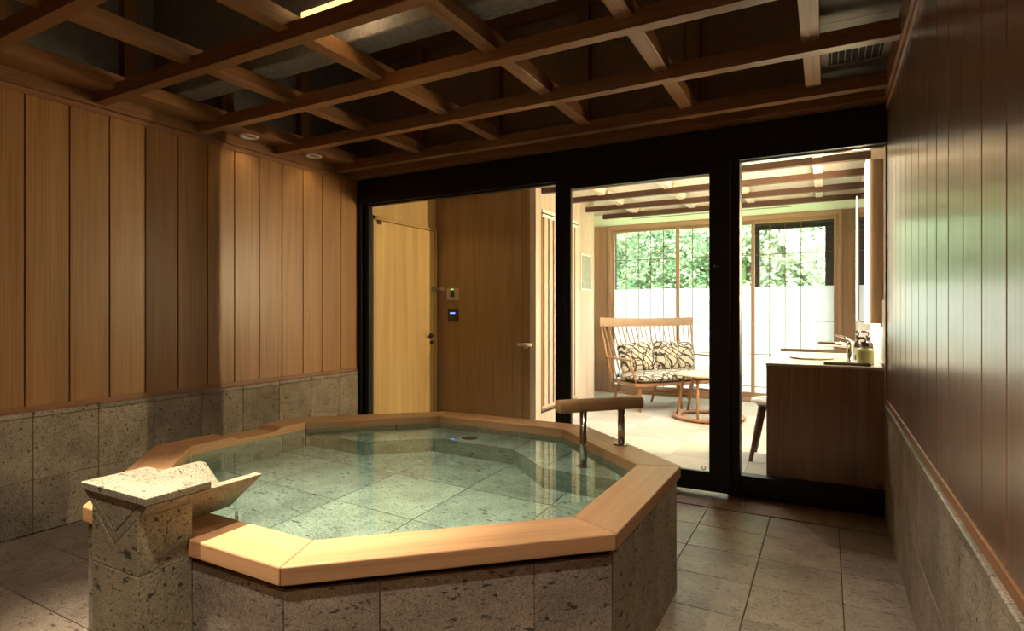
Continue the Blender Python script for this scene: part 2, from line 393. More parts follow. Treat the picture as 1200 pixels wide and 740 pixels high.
def clad_wall(name, X, sgn, plank_mat, yp, dp, ys, ds, label):
    """side wall: backing, wood boarding above, two rows of stone and a cap below. sgn = inward direction"""
    bm = bm_(); a, b = sorted((X - sgn * .16, X - sgn * .022)); box(bm, a, b, YB - .1, YG + .06, -.05, ROOF)
    wall = struct(name, bm, 'grout_dark', label)
    def xs(d, p):
        return sorted((X - sgn * d, X + sgn * p))
    y = yp
    while y > YB: y -= dp
    while y < YG - .01:
        y0, y1 = max(y, YB), min(y + dp, YG)
        if y1 - y0 > .01:
            x0, x1 = xs(.02, 0); t = box(bm_(), x0, x1, y0 + .003, y1 - .003, CAP + .028, ZC - .028, .002)
            centred('plank', t, plank_mat, wall)
        y += dp
    x0, x1 = xs(.02, .010); centred('top_trim', box(bm_(), x0, x1, YB, YG, ZC - .03, ZC, .002), 'trim', wall)
    x0, x1 = xs(.02, .005); centred('base_trim', box(bm_(), x0, x1, YB, YG, CAP, CAP + .030, .002), 'trim', wall)
    x0, x1 = xs(.021, .009); centred('joint_fill', box(bm_(), x0, x1, YB, YG - .002, 0, CAP - .004), 'grout', wall)
    y = ys
    while y > YB: y -= ds
    while y < YG - .01:
        y0, y1 = max(y, YB), min(y + ds, YG)
        if y1 - y0 > .01:
            for z0, z1, pr, nm in ((0, MIDJ, .012, 'stone_tile'), (MIDJ, CAPJ, .012, 'stone_tile'), (CAPJ, CAP, .016, 'cap_stone')):
                x0, x1 = xs(.02, pr); t = box(bm_(), x0, x1, y0 + .0015, y1 - .0015, z0 + .0015, z1 - .001, .004 if nm == 'cap_stone' else .0015)
                centred(nm, t, 'stone_cap' if nm == 'cap_stone' else 'stone', wall)
        y += ds
    return wall
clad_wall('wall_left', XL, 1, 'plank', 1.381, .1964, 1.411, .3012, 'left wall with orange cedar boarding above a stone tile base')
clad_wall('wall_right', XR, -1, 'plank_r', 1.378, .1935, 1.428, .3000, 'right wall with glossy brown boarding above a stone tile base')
struct('wall_rear', box(bm_(), XL - .2, XR + .2, YB - .15, YB, -.05, ROOF), 'plank', 'boarded wall behind the viewer')

# ------------------------------------------------------------------ ceiling: slab, loft walls, timber lattice
ceil = struct('ceiling', box(bm_(), XL - .2, XR + .2, YB - .1, YG + .3, ROOF, ROOF + .1), 'loft_slab', 'open timber lattice ceiling below a dark loft')
XBY = [-.69, -.095, .50, 1.095, 1.68, 2.274, 2.86, 3.455]
for y in XBY: centred('cross_beam', box(bm_(), XL, XR, y, y + .060, 2.28, 2.352, .002), 'beam_x', ceil)
YBX = [-3.39, -2.725, -2.055, -1.385, -.755, -.097]
for x in YBX: centred('joist', box(bm_(), x, x + .073, YB, YG - .12, 2.325, 2.398, .002), 'beam_y', ceil)
t = bm_(); s = .0035
for x in YBX:
    for y in XBY:
        for dy in (.11, .46): tube(t, [(x + .0365, y + .06 + dy, 2.3245), (x + .0365, y + .06 + dy, 2.327)], s, 6)
centred('screw_plug', t, 'black', ceil)['kind'] = 'stuff'
# wood boards between wall and first joist, strip next to the glass head
centred('wall_plate', box(bm_(), XL, XL + .03, YB, 3.75, ZC + .0005, 2.338, .001), 'beam_y', ceil); centred('wall_plate', box(bm_(), XR - .022, XR, YB, 3.75, ZC + .0005, 2.40, .001), 'beam_y', ceil)
for y0, y1 in ((YB, .50), (.50, 1.68), (1.68, 2.86), (2.86, 3.63)):
    centred('edge_board', box(bm_(), XL, -3.385, y0 + .001, y1 - .001, 2.338, 2.352, .001), 'beam_y', ceil)
centred('head_board', box(bm_(), XL, XR, 3.63, 3.75, ZC + .002, 2.33, .001), 'beam_x', ceil)
# grey soffit on the right with the access panel seams
for y0, y1 in ((YB, .55), (.55, 1.71), (1.71, 2.89), (2.89, 3.63)):
    centred('soffit_panel', box(bm_(), -.03, XR, y0 + .001, y1 - .001, 2.40, 2.42, .001), 'soffit', ceil)
centred('soffit_side', box(bm_(), -.045, -.03, YB, 3.63, 2.40, ROOF), 'loft_panel', ceil)
# sprayed steel beam crossing the loft
centred('steel_beam', box(bm_(), XL, -.045, 2.012, 2.155, 2.40, ROOF - .01, .006), 'steel_coat', ceil)
# loft wall above the glass: panels, posts and rails
lw = struct('wall_loft', box(bm_(), XL, XR, YG - .005, YG + .30, 2.262, ROOF), 'loft_panel', 'brown panelled loft wall above the glass front')
for x in (-2.91, -2.20, -1.505, -.775): centred('loft_post', box(bm_(), x, x + .085, YG - .06, YG - .004, 2.33, 3.30, .002), 'post_z', lw)
centred('loft_rail', box(bm_(), XL, -.05, YG - .075, YG - .004, 3.235, 3.30, .002), 'beam_x', lw)
xs_ = [XL + .001, -2.91, -2.20, -1.505, -.775, -.05]
for i in range(5): centred('loft_panel', box(bm_(), xs_[i] + (.09 if i else .004), xs_[i + 1] - .012, YG - .022, YG - .004, 2.34, 3.22, .003), 'loft_panel', lw)
ll = struct('wall_loft_side', box(bm_(), XL - .02, XL + .002, YB, YG, 2.30, ROOF), 'loft_slab', 'grey loft wall above the left boarding')
for y in (.62, 1.225, 1.822, 2.43, 3.08): centred('loft_post', box(bm_(), XL + .002, XL + .06, y, y + .085, 2.352, ROOF, .002), 'post_z', ll)

# ------------------------------------------------------------------ glass front
def fpart(nm, x0, x1, y0, y1, z0, z1, root, mat='black', bev=.002): return centred(nm, box(bm_(), x0, x1, y0, y1, z0, z1, bev), mat, root)
lint = struct('trim_2', box(bm_(), XL, XR, YG - .02, YG + .10, 2.055, ZC, .002), 'black', 'deep black header beam over the glass front')
fpart('header_groove', -1.60, -.52, YG - .024, YG - .018, 2.075, 2.081, lint)
def frame_group(name, label):
    o = empty(name, (0, YG, 0)); o['kind'] = 'structure'; o['label'] = label; return o
w1 = frame_group('window_1', 'fixed glass pane in front of the entrance hall')
fpart('frame_post', XL, -3.517, YG - .01, YG + .09, 0.004, 2.055, w1); fpart('frame_stile', -3.517, -3.462, YG + .02, YG + .07, 0.05, 2.055, w1, mat='black')
fpart('frame_post', -1.690, -1.598, YG - .01, YG + .09, .004, 2.055, w1); fpart('frame_rail', -3.462, -1.69, YG, YG + .08, .004, .135, w1); fpart('frame_rail', -3.462, -1.69, YG + .02, YG + .07, 2.043, 2.055, w1)
fpart('pane', -3.462, -1.69, YG + .04, YG + .048, .135, 2.045, w1, 'glass', 0)
d1 = frame_group('door_1', 'black framed sliding glass door of the bath room')
fpart('door_stile', -1.605, -1.556, YG - .045, YG - .012, .022, 2.05, d1); fpart('door_stile', -.634, -.512, YG - .045, YG - .012, .022, 2.05, d1)
fpart('door_rail', -1.556, -.634, YG - .045, YG - .012, 1.985, 2.05, d1); fpart('door_rail', -1.556, -.634, YG - .045, YG - .012, .022, .141, d1)
fpart('pane', -1.556, -.634, YG - .032, YG - .025, .141, 1.985, d1, 'glass', 0)
# arrow mark engraved on the door stile and round safety marks on the panes
def ring(name, c, r, root, mat, ax='y', w_=.003):
    t = bm_(); tube(t, [(c[0] + r * math.cos(a), c[1], c[2] + r * math.sin(a)) for a in [2 * PI * k / 14 for k in range(15)]], w_, 5, False)
    return centred(name, t, mat, root)
t = bm_(); ax0, az0, ay = -.592, 1.41, YG - .0475
tube(t, [(ax0 - .018, ay, az0), (ax0 + .018, ay, az0)], .0016, 5); tube(t, [(ax0 - .006, ay, az0 + .012), (ax0 - .018, ay, az0), (ax0 - .006, ay, az0 - .012)], .0016, 5)
centred('arrow_mark', t, 'plastic', d1)
ring('safety_mark', (-.668, YG - .036, .163), .011, d1, 'plastic')
w2 = frame_group('window_2', 'fixed glass pane in front of the washstand')
fpart('frame_post', -.531, -.462, YG - .01, YG + .09, .004, 2.055, w2); fpart('frame_rail', -.462, XR, YG, YG + .08, .004, .134, w2)
fpart('frame_rail', -.462, XR, YG + .03, YG + .06, 2.047, 2.056, w2, 'chrome'); fpart('frame_stile', XR - .008, XR, YG + .02, YG + .07, .134, 2.055, w2, 'plastic', .001)
fpart('pane', -.462, XR - .008, YG + .04, YG + .048, .134, 2.047, w2, 'glass', 0)
ring('safety_mark', (.262, YG + .038, .165), .011, w2, 'black')

# ------------------------------------------------------------------ octagonal bath
CX, CY = -1.6275, 1.965
def octo(off=0.0):
    """clockwise from front-left: outline of the rim pushed inward by off"""
    A, B, hx, hy = 1.1125, 1.005, .4615, .406
    P = [Vector((CX - hx, CY - B)), Vector((CX + hx, CY - B)), Vector((CX + A, CY - hy)), Vector((CX + A, CY + hy)), Vector((CX + hx, CY + B)), Vector((CX - hx, CY + B)), Vector((CX - A, CY + hy)), Vector((CX - A, CY - hy))]
    if not off: return P
    n = 8; out = []
    for i in range(n):
        a, b, c = P[i - 1], P[i], P[(i + 1) % n]
        d1_, d2_ = (b - a).normalized(), (c - b).normalized()
        n1, n2 = Vector((-d1_.y, d1_.x)), Vector((-d2_.y, d2_.x))
        k = (n1 + n2); k = k / (1 + n1.dot(n2)); out.append(b + k * off)
    return out
tub = thing('octagonal_bath', 'octagonal sunken bath of green stone with a wide cypress wood rim', 'bathtub', (CX, CY, 0))
RO, RI, RT, RBt = octo(0), octo(.160), .51, .462
def local_poly(pts):
    d = pts[1] - pts[0]; a = math.atan2(d.y, d.x); c = (pts[0] + pts[1] + pts[2] + pts[3]) / 4
    m = Matrix.Rotation(-a, 2); return [m @ (p - c) for p in pts], c, a
for i in range(8):
    j = (i + 1) % 8; d = (RO[j] - RO[i]).normalized() * .0007
    quad = [RO[i] + d, RO[j] - d, RI[j] - d, RI[i] + d]
    if i == 0:      # front board runs only to the right and left of the spout pillar
        for a, b in ((-1.5345, None), (None, -1.7535)):
            if b is None: q = [Vector((a, RO[0].y)), quad[1], quad[2], Vector((a, RI[0].y))]
            else: q = [quad[0], Vector((b, RO[0].y)), Vector((b, RI[0].y)), quad[3]]
            lp, c, ang = local_poly(q); obj('rim_board', prism(bm_(), lp, RBt, RT, .004), 'rim', tub, loc=(c.x - CX, c.y - CY, 0), rotz=ang)
        q = [Vector((-1.7535, .976)), Vector((-1.5345, .976)), Vector((-1.5345, RI[0].y)), Vector((-1.7535, RI[0].y))]
        lp, c, ang = local_poly(q); obj('rim_board', prism(bm_(), lp, RBt, RT, .003), 'rim', tub, loc=(c.x - CX, c.y - CY, 0), rotz=ang)
    elif i == 6:    # left board: overflow dip in the middle
        y0, y1 = RO[j].y, RO[i].y                               # world y low, high
        def bd(ya, yb, za, zb, ra, rb): pass
        t = bmesh.new()
        st = [(0, RT), (1.845, RT), (1.878, RT - .019), (2.10, RT - .019), (2.135, RT), (9, RT)]
        rows = []
        for k, (yy, zz) in enumerate(st):
            xo, xi = RO[i].x, RI[i].x
            if k == 0: yo, yi = RO[j].y + .0007, RI[j].y + .0007
            elif k == len(st) - 1: yo, yi = RO[i].y - .0007, RI[i].y - .0007
            else: yo = yi = yy
            rows.append([t.verts.new((xo - CX, yo - CY, RBt)), t.verts.new((xi - CX, yi - CY, RBt)), t.verts.new((xi - CX, yi - CY, zz)), t.verts.new((xo - CX, yo - CY, zz))])
        for k in range(len(rows) - 1):
            for m_ in range(4): t.faces.new((rows[k][m_], rows[k][(m_ + 1) % 4], rows[k + 1][(m_ + 1) % 4], rows[k + 1][m_]))
        t.faces.new(rows[0]); t.faces.new(rows[-1]); bmesh.ops.recalc_face_normals(t, faces=t.faces[:])
        bmesh.ops.rotate(t, verts=t.verts[:], cent=(0, 0, 0), matrix=Matrix.Rotation(PI / 2, 3, 'Z'))
        b2 = bm_(); merge(b2, t); obj('rim_board', b2, 'rim', tub, rotz=-PI / 2)['label'] = 'rim board with a shallow overflow dip'
    else:
        lp, c, ang = local_poly(quad); obj('rim_board', prism(bm_(), lp, RBt, RT, .004), 'rim', tub, loc=(c.x - CX, c.y - CY, 0), rotz=ang)
# outer stone panels
SO, SB = octo(.015), octo(.03)
splits = {0: [.0, .60, 1.0], 1: [0, .2653, .7371, 1.0], 2: [0, .27, .755, 1.0], 3: [0, .33, .66, 1], 4: [0, .33, .66, 1], 5: [0, .33, .66, 1], 6: [0, .37, .74, 1], 7: [0, .26, .74, 1]}
for i in range(8):
    j = (i + 1) % 8
    for a, b in zip(splits[i][:-1], splits[i][1:]):
        g = .0012 / (SO[j] - SO[i]).length
        p = [SO[i].lerp(SO[j], a + g), SO[i].lerp(SO[j], b - g), SB[i].lerp(SB[j], b - g), SB[i].lerp(SB[j], a + g)]
        if i == 0: 
            pass
        lp, c, ang = local_poly(p); obj('side_stone', prism(bm_(), lp, 0, .442, .001), 'stone', tub, loc=(c.x - CX, c.y - CY, 0), rotz=ang)
def ring_wall(name, P, Q, z0, z1, mat, root):
    t = bmesh.new(); n = 8
    v = [[t.verts.new((p.x - CX, p.y - CY, z)) for p in L] for L, z in ((P, z0), (P, z1), (Q, z1), (Q, z0))]
    for i in range(n):
        j = (i + 1) % n
        for k in range(4): t.faces.new((v[k][i], v[k][j], v[(k + 1) % 4][j], v[(k + 1) % 4][i]))
    bmesh.ops.recalc_face_normals(t, faces=t.faces[:]); b = bm_(); merge(b, t); return obj(name, b, mat, root)
ring_wall('core', octo(.031), octo(.125), -.005, RBt - .0005, 'grout_dark', tub)
# inner stone lining
FLZ = .065
I0, I1 = octo(.162), octo(.140)
isp = {0: 3, 1: 3, 2: 3, 3: 3, 4: 3, 5: 3, 6: 4, 7: 3}
for i in range(8):
    j = (i + 1) % 8; n = isp[i]
    for k in range(n):
        g = .0034 / (I0[j] - I0[i]).length; a, b = k / n + g, (k + 1) / n - g
        p = [I0[i].lerp(I0[j], a), I0[i].lerp(I0[j], b), I1[i].lerp(I1[j], b), I1[i].lerp(I1[j], a)]
        lp, c, ang = local_poly(p); obj('lining_stone', prism(bm_(), lp, FLZ - .02, RBt - .001), 'stone_tub', tub, loc=(c.x - CX, c.y - CY, 0), rotz=ang)
ring_wall('lining_back', octo(.1592), octo(.126), -.005, RBt - .001, 'grout_dark', tub)
# bath floor tiles clipped to the octagon
def clip(poly, a, b):
    """keep the part of poly left of a->b"""
    out = []; d = b - a
    def sd(p): return d.x * (p.y - a.y) - d.y * (p.x - a.x)
    for i in range(len(poly)):
        p, q = poly[i], poly[(i + 1) % len(poly)]; sp, sq = sd(p), sd(q)
        if sp >= 0: out.append(p)
        if sp * sq < 0: out.append(p + (q - p) * (sp / (sp - sq)))
    return out
I2 = octo(.150)
part('floor_base', prism(bm_(), octo(.139), -.01, FLZ - .003), 'grout_dark', tub)
gx = [-1.817 + .4095 * k for k in range(-3, 5)]; gy = [1.776 + .3925 * k for k in range(-3, 5)]
for i in range(len(gx) - 1):
    for j in range(len(gy) - 1):
        e = .0018
        po = [Vector((gx[i] + e, gy[j] + e)), Vector((gx[i + 1] - e, gy[j] + e)), Vector((gx[i + 1] - e, gy[j + 1] - e)), Vector((gx[i] + e, gy[j + 1] - e))]
        for k in range(8):
            if len(po) >= 3: po = clip(po, I2[k], I2[(k + 1) % 8])
        if len(po) < 3: continue
        ar = abs(sum(po[k].x * po[(k + 1) % len(po)].y - po[(k + 1) % len(po)].x * po[k].y for k in range(len(po)))) / 2
        if ar < .002: continue
        centred('floor_tile', prism(bm_(), po, FLZ - .015, FLZ), 'stone_tub', tub)
# submerged bench round the back
BZ = .335
front = [Vector((-2.60, 2.315)), Vector((-2.165, 2.32)), Vector((-1.893, 2.57)), Vector((-1.392, 2.57)), Vector((-1.115, 2.335)), Vector((-.66, 2.32))]
backp = [Vector((-.66, 2.335)), I1[3], I1[4], I1[5], I1[6], Vector((-2.60, 2.335))]
cuts = [-2.60, -2.165, -1.893, -1.392, -1.115, -.66]
def seg_poly(x0, x1):
    P = front + [Vector(p) for p in (I1[3], I1[4], I1[5], I1[6])]
    P = clip(P, Vector((x0, 0)) + Vector((0, 10)), Vector((x0, 0)))
    return clip(P, Vector((x1, 0)), Vector((x1, 10)))
bench = None
for a, b in zip(cuts[:-1], cuts[1:]):
    po = seg_poly(a + .0015, b - .0015)
    if len(po) >= 3: centred('bench_stone', prism(bm_(), po, FLZ - .01, BZ, .001), 'stone_tub', tub)
for x, y in ((-2.03, 2.443), (-1.64, 2.568)):
    t = bm_(); tube(t, [(x, y - .004, .14), (x, y + .01, .14)], .022, 14); tube(t, [(x, y - .010, .14), (x, y, .14)], .009, 10)
    centred('water_inlet', t, 'steel', tub)
centred('suction_cover', lathe(bm_(), [(0, .008), (.035, .008), (.045, 0), (0, 0)], 20, (-1.72, 2.67, BZ)), 'steel', tub)
# bath water
WZ = .469
wt = prism(bm_(), octo(.1605), FLZ - .003, WZ)
bmesh.ops.translate(wt, verts=wt.verts[:], vec=(-CX, -CY, 0))
bmesh.ops.split_edges(wt, edges=wt.edges[:])
wo = obj('bath_water', wt, 'water', None, True, loc=(CX, CY, 0)); tag(wo, 'clear still greenish hot water filling the octagonal bath', 'water')

# ------------------------------------------------------------------ spout: stone pillar with V trough
PX = -1.644
sp = thing('stone_water_spout', 'stone pillar with a V shaped stone trough pouring into the bath', 'water spout', (PX, .9, 0))
t = extr(bm_(), [(PX - .109, 0), (PX + .109, 0), (PX + .109, .455), (PX - .109, .455)], .83, .974, 'y', .0015); centred('lower_block', t, 'stone_pillar', sp)
zt, hw = .645, .155
def vz(x): return zt - (hw - abs(x)) * (.125 / hw) 
# upper block with a V seat for the trough
pr = [(PX - .109, .4565), (PX + .109, .4565), (PX + .109, vz(.109) - .002), (PX, .518), (PX - .109, vz(.109) - .002)]
centred('upper_block', extr(bm_(), pr, .83, .974, 'y', .0012), 'stone_pillar', sp)
th = .026
for s_ in (-1, 1):
    pr = [(PX + s_ * .0006, .5205), (PX + s_ * hw, zt - .001), (PX + s_ * (hw - .034), zt - .001), (PX + s_ * .0006, .5205 + .030)]
    t = extr(bm_(), pr, .8305, 1.165, 'y', .0012); centred('trough_plate', t, 'stone_pillar', sp)
t = extr(bm_(), [(PX - .118, zt - .0015), (PX + .118, zt - .0015), (PX, .5545)], .831, .845, 'y'); centred('trough_end', t, 'stone_pillar', sp)
centred('cap_slab', box(bm_(), PX - .155, PX + .155, .824, 1.0, .6455, .665, .0015), 'stone_pillar', sp)
# water falling from the trough tip
t = bm_(); tube(t, [(PX, 1.12, .558), (PX, 1.168, .553), (PX, 1.182, .535), (PX + .001, 1.187, .505), (PX, 1.189, .4695)], [.006, .008, .007, .0055, .006], 10)
tag(obj('water_stream', t, 'water', None, True), 'thin clear stream of water falling from the trough tip', 'water')

# ------------------------------------------------------------------ handrail on the bath rim
hr = thing('bath_handrail', 'wooden grab bar on two steel posts at the bath rim', 'handrail', (-.841, 2.611, RT))
A_, B_ = Vector((-.772, 2.690)), Vector((-1.056, 2.365)); d = (A_ - B_).normalized(); nrm = Vector((-d.y, d.x))
t = bmesh.new(); rings = []
L = (A_ - B_).length
for s_, sh in ((0, .84), (.008, .95), (.022, 1), (.25, 1), (.5, 1), (.75, 1), (.978, 1), (.992, .95), (1, .84)):
    c = B_.lerp(A_, s_); rg = []
    for a in range(16):
        an = 2 * PI * a / 16; ca, sa = math.cos(an), math.sin(an)
        r_ = 1 / max(abs(ca) ** 4 + abs(sa) ** 4, 1e-6) ** .25
        u, v = ca * r_ * .0335 * sh, sa * r_ * .029 * sh
        rg.append(t.verts.new((c.x + nrm.x * u, c.y + nrm.y * u, .7055 + v)))
    rings.append(rg)
for k in range(8):
    for a in range(16): t.faces.new((rings[k][a], rings[k][(a + 1) % 16], rings[k + 1][(a + 1) % 16], rings[k + 1][a]))
t.faces.new(rings[0]); t.faces.new(rings[-1]); bmesh.ops.recalc_face_normals(t, faces=t.faces[:])
bmesh.ops.translate(t, verts=t.verts[:], vec=(.841, -2.611, -RT)); b = bm_(); merge(b, t)
bar = obj('bar', b, wood('grab bar wood', (.34, .20, .09), 'x', .4, .08), hr, True)
for (x, y, z0) in ((-.841, 2.611, RT), (-.966, 2.448, BZ)):
    t = tube(bm_(), [(x, y, z0), (x, y, .69)], .0165, 18); pst = part('post', t, 'steel', hr, True)
    t = lathe(bm_(), [(0, .007), (.034, .006), (.037, .003), (.037, 0), (0, 0)], 24, (x, y, z0)); part('flange', t, 'chrome', pst, True)

# ------------------------------------------------------------------ ceiling lamps and grille in the bath
def downlight(x, y, z, label, power, cone=100, blend=.6, color=WARM, rot=(0, 0, 0), r=.060, on=True, group='recessed ceiling downlights'):
    o = thing('downlight', label, 'downlight', (x, y, z), group=group)
    t = lathe(bm_(), [(r * .62, 0), (r, -.001), (r * 1.02, -.006), (r * .96, -.011), (r * .66, -.009), (r * .60, .004), (r * .58, .004)], 28); obj('trim_ring', t, 'white_trim', o, True)
    t = lathe(bm_(), [(0, .0015), (r * .60, .0015), (r * .62, .003), (0, .003)], 24); obj('throat', t, 'lamp_dim' if not on else 'lamp_on', o, True)
    light('downlight_lamp', 'SPOT', (x, y, z - .014), power, color, .02, rot, o, spot_size=R(cone), spot_blend=blend)
    return o
downlight(-3.465, 2.60, 2.3365, 'round white recessed downlight farther from the glass, beside the left boarding', P_DOWN, 110, .8, on=False)
downlight(-3.465, 3.165, 2.3365, 'round white recessed downlight nearest the glass, beside the left boarding', P_DOWN, 110, .8, on=False)
# tilting spotlight hung in the lattice above the spout
def can_spot(x, y, z, label, power, aim, cone, blend, color):
    o = thing('ceiling_spotlight', label, 'spotlight', (x, y, z), group='black can spotlights over the bath')
    d = (Vector(aim) - Vector((x, y, z))).normalized(); q = d.to_track_quat('-Z', 'Y'); m = q.to_matrix()
    def rot(bm): bmesh.ops.rotate(bm, verts=bm.verts[:], cent=(0, 0, 0), matrix=m); return bm
    obj('lamp_head', rot(lathe(bm_(), [(.03, .09), (.036, .085), (.038, 0), (.034, 0), (.032, .02), (0, .02), (0, .09)], 20)), 'black', o, True)
    obj('lens', rot(lathe(bm_(), [(0, .012), (.0315, .012), (.0315, .016), (0, .016)], 20)), 'lamp_on', o)
    obj('stem', tube(bm_(), [(0, 0, .085), (0, 0, ROOF - z)], .008, 8), 'black', o)
    l = light('spotlight_lamp', 'SPOT', (0, 0, 0), power, color, .03, (0, 0, 0), None, spot_size=R(cone), spot_blend=blend)
    l.parent = o; l.location = d * .012; l.rotation_euler = q.to_euler()
    return o
can_spot(-1.60, .78, 2.47, 'black can spotlight hanging above the stone spout', P_SPOT, (-1.62, 1.12, .5), 52, .8, (1.0, .86, .66))
can_spot(-1.62, 1.83, 2.47, 'black can spotlight hanging above the middle of the bath', P_SPOT * .42, (-1.62, 2.0, .1), 54, .8, WARM2)
can_spot(-1.02, .30, 2.47, 'added unseen black can spotlight giving fill light above the near corner of the bath', 72, (-1.1, .7, .1), 120, .9, WARM2)  # fill lamp added out of view to lift the dark front stones
can_spot(-.42, 1.40, 2.47, 'black can spotlight hanging above the aisle beside the bath', 42, (-.45, 1.6, 0), 80, .9, WARM2)
can_spot(-2.70, .30, 2.47, 'added unseen black can spotlight giving fill light above the near left floor', 30, (-2.75, .5, 0), 90, .9, WARM2)  # another unseen fill lamp, added to brighten the near left side
# glowing lamp tray on top of the lattice, beside the steel beam
lt = thing('lattice_lamp', 'warm glowing lamp tray lying on the lattice beside the steel beam', 'lamp', (-1.84, 1.80, 2.40))
obj('tray', box(bm_(), -.19, .19, -.035, .035, 0, .012, .002), 'white_trim', lt); obj('tube', box(bm_(), -.18, .18, -.028, .028, .012, .044, .004), 'lamp_on', lt)
light('lattice_lamp_light', 'POINT', (-1.84, 1.88, 2.50), P_UP, WARM, .04, (0, 0, 0), lt)
# air grille in the right soffit
gr = thing('ceiling_air_grille', 'dark slotted air grille set in the grey soffit above the right wall', 'air vent', (.125, 3.27, 2.40))
t = bm_(); x0, x1, y0, y1 = -.135, .135, -.125, .125
for a in ((x0, x1, y0, y0 + .02), (x0, x1, y1 - .02, y1), (x0, x0 + .02, y0 + .02, y1 - .02), (x1 - .02, x1, y0 + .02, y1 - .02)): box(t, *a, -.008, 0)
obj('frame', t, 'soffit', gr); obj('backing', box(bm_(), x0 + .02, x1 - .02, y0 + .02, y1 - .02, -.0015, 0), 'grout_dark', gr)
for k in range(8):
    x = x0 + .02 + (x1 - x0 - .04) * (k + .5) / 8
    obj('slat', box(bm_(), x - .0022, x + .0022, y0 + .02, y1 - .02, -.0035, -.0016), 'soffit', gr)

# ------------------------------------------------------------------ entrance hall
XD, YC, XP = -3.60, 4.94, -2.43       # door wall, hall end wall, picture wall
struct('floor_room', box(bm_(), -3.8, .5, 3.80, 8.0, -.12, -.004), 'mat_a', 'pale woven mat floor of the sitting room')
fl = bpy.data.objects['floor_room']
mx = [-1.652 + .572 * k for k in range(-4, 5)]; my = [3.80] + [4.615 + .533 * k for k in range(-1, 7)]
for i in range(len(mx) - 1):
    for j in range(len(my) - 1):
        x0, x1 = max(mx[i], XD), min(mx[i + 1], XR); y0, y1 = my[j], min(my[j + 1], 7.8)
        if x1 - x0 < .03 or y1 - y0 < .03: continue
        centred('floor_mat', box(bm_(), x0 + .001, x1 - .001, y0 + .001, y1 - .001, -.012, 0, .0015), ('mat_a', 'mat_b')[(i + j) % 2], fl)
hd = struct('wall_door', box(bm_(), XD - .12, XD, YG + .08, YC + .1, 0, 2.5), 'door_wood', 'yellow veneer wall holding the entrance door')
he = struct('wall_hall', box(bm_(), XD, XP, YC, YC + .05, 0, 2.5), 'hall_wood', 'brown veneer end wall of the entrance hall')
centred('veneer_panel', box(bm_(), XD, -2.573, YC - .012, YC, 0, 2.35, .001), 'hall_wood', he); centred('veneer_panel', box(bm_(), -2.568, XP, YC - .012, YC, 0, 2.35, .001), 'hall_wood', he)
struct('ceiling_hall', box(bm_(), XD - .1, XP, YG + .1, YC + .1, 2.34, 2.5), 'pale_wood', 'plain ceiling of the entrance hall')
# entrance door
dr = empty('door_2', (XD, 4.42, 0)); dr['kind'] = 'structure'; dr['label'] = 'plain yellow wood entrance door with black handle'
part('leaf', box(bm_(), XD + .001, XD + .03, 3.985, 4.872, .01, 1.962, .002), 'door_wood', dr)
for a in ((3.945, 3.982), (4.876, 4.906)): part('jamb', box(bm_(), XD, XD + .036, a[0], a[1], 0, 2.0, .002), 'door_wood', dr)
part('head_jamb', box(bm_(), XD, XD + .036, 3.945, 4.906, 1.967, 2.0, .002), 'door_wood', dr)
part('shadow_gap', box(bm_(), XD, XD + .006, 3.93, 3.945, 0, 2.0), 'grout_dark', dr)
h = part('handle', tube(bm_(), [(XD + .03, 4.80, .885), (XD + .075, 4.80, .885), (XD + .08, 4.72, .885)], [.011, .011, .010], 10), 'black', dr, True)
part('rose', tube(bm_(), [(XD + .03, 4.80, .885), (XD + .04, 4.80, .885)], .027, 16), 'black', dr); part('lock_turn', tube(bm_(), [(XD + .03, 4.81, .815), (XD + .055, 4.81, .815)], .021, 16), 'black', dr)
t = bm_(); box(t, XD + .03, XD + .045, 4.80, 4.872, 1.345, 1.385, .002); box(t, XD + .036, XD + .05, 4.876, 4.905, 1.35, 1.38, .002)
part('door_guard', t, 'chrome', dr)
t = bm_(); tube(t, [(XD + .05, 4.875, 1.375), (XD + .13, 4.90, 1.375), (XD + .14, 4.902, 1.366), (XD + .13, 4.90, 1.357), (XD + .05, 4.875, 1.357)], .006, 8); part('guard_bar', t, 'chrome', dr, True)
part('hinge', box(bm_(), XD + .03, XD + .042, 3.99, 4.05, 1.925, 1.965, .002), 'chrome', dr)
# wall plates
ic = thing('wall_intercom', 'small silver wall control with green light on the hall wall', 'control panel', (-3.378, YC - .012, 1.314))
pq = obj('plate', box(bm_(), -.072, .072, -.014, 0, -.062, .062, .003), 'plastic', ic); obj('screen', box(bm_(), -.025, .025, -.016, -.0135, -.03, .035, .001), 'panel_blk', pq); obj('indicator', box(bm_(), -.012, .012, -.0165, -.0135, .046, .052), 'green_led', pq)
kp = thing('wall_key_panel', 'black square wall panel with blue light below the silver control', 'control panel', (-3.375, YC - .012, 1.098))
pq = obj('plate', box(bm_(), -.064, .064, -.012, 0, -.066, .066, .003), 'panel_blk', kp); obj('indicator', box(bm_(), -.03, .03, -.0135, -.0115, .014, .026), 'blue', pq)
rl = thing('wall_grip', 'short wooden wall grip on brackets beside the slatted door', 'handle', (-2.52, YC - .012, .81))
obj('bar', tube(bm_(), [(-.069, -.055, .006), (.069, -.055, .006)], .015, 12), 'pale_wood', rl, True); obj('bracket', box(bm_(), -.012, .012, -.05, 0, -.03, .004, .003), 'brass', rl)
for x, y, lb in ((-3.10, 4.35, 'round recessed downlight over the entrance door'), (-2.62, 4.62, 'round recessed downlight close to the brown hall wall')):
    downlight(x, y, 2.3385, lb, P_HALL * (1.0 if x < -3 else .45), 120 if x < -3 else 75, .7, WARM)

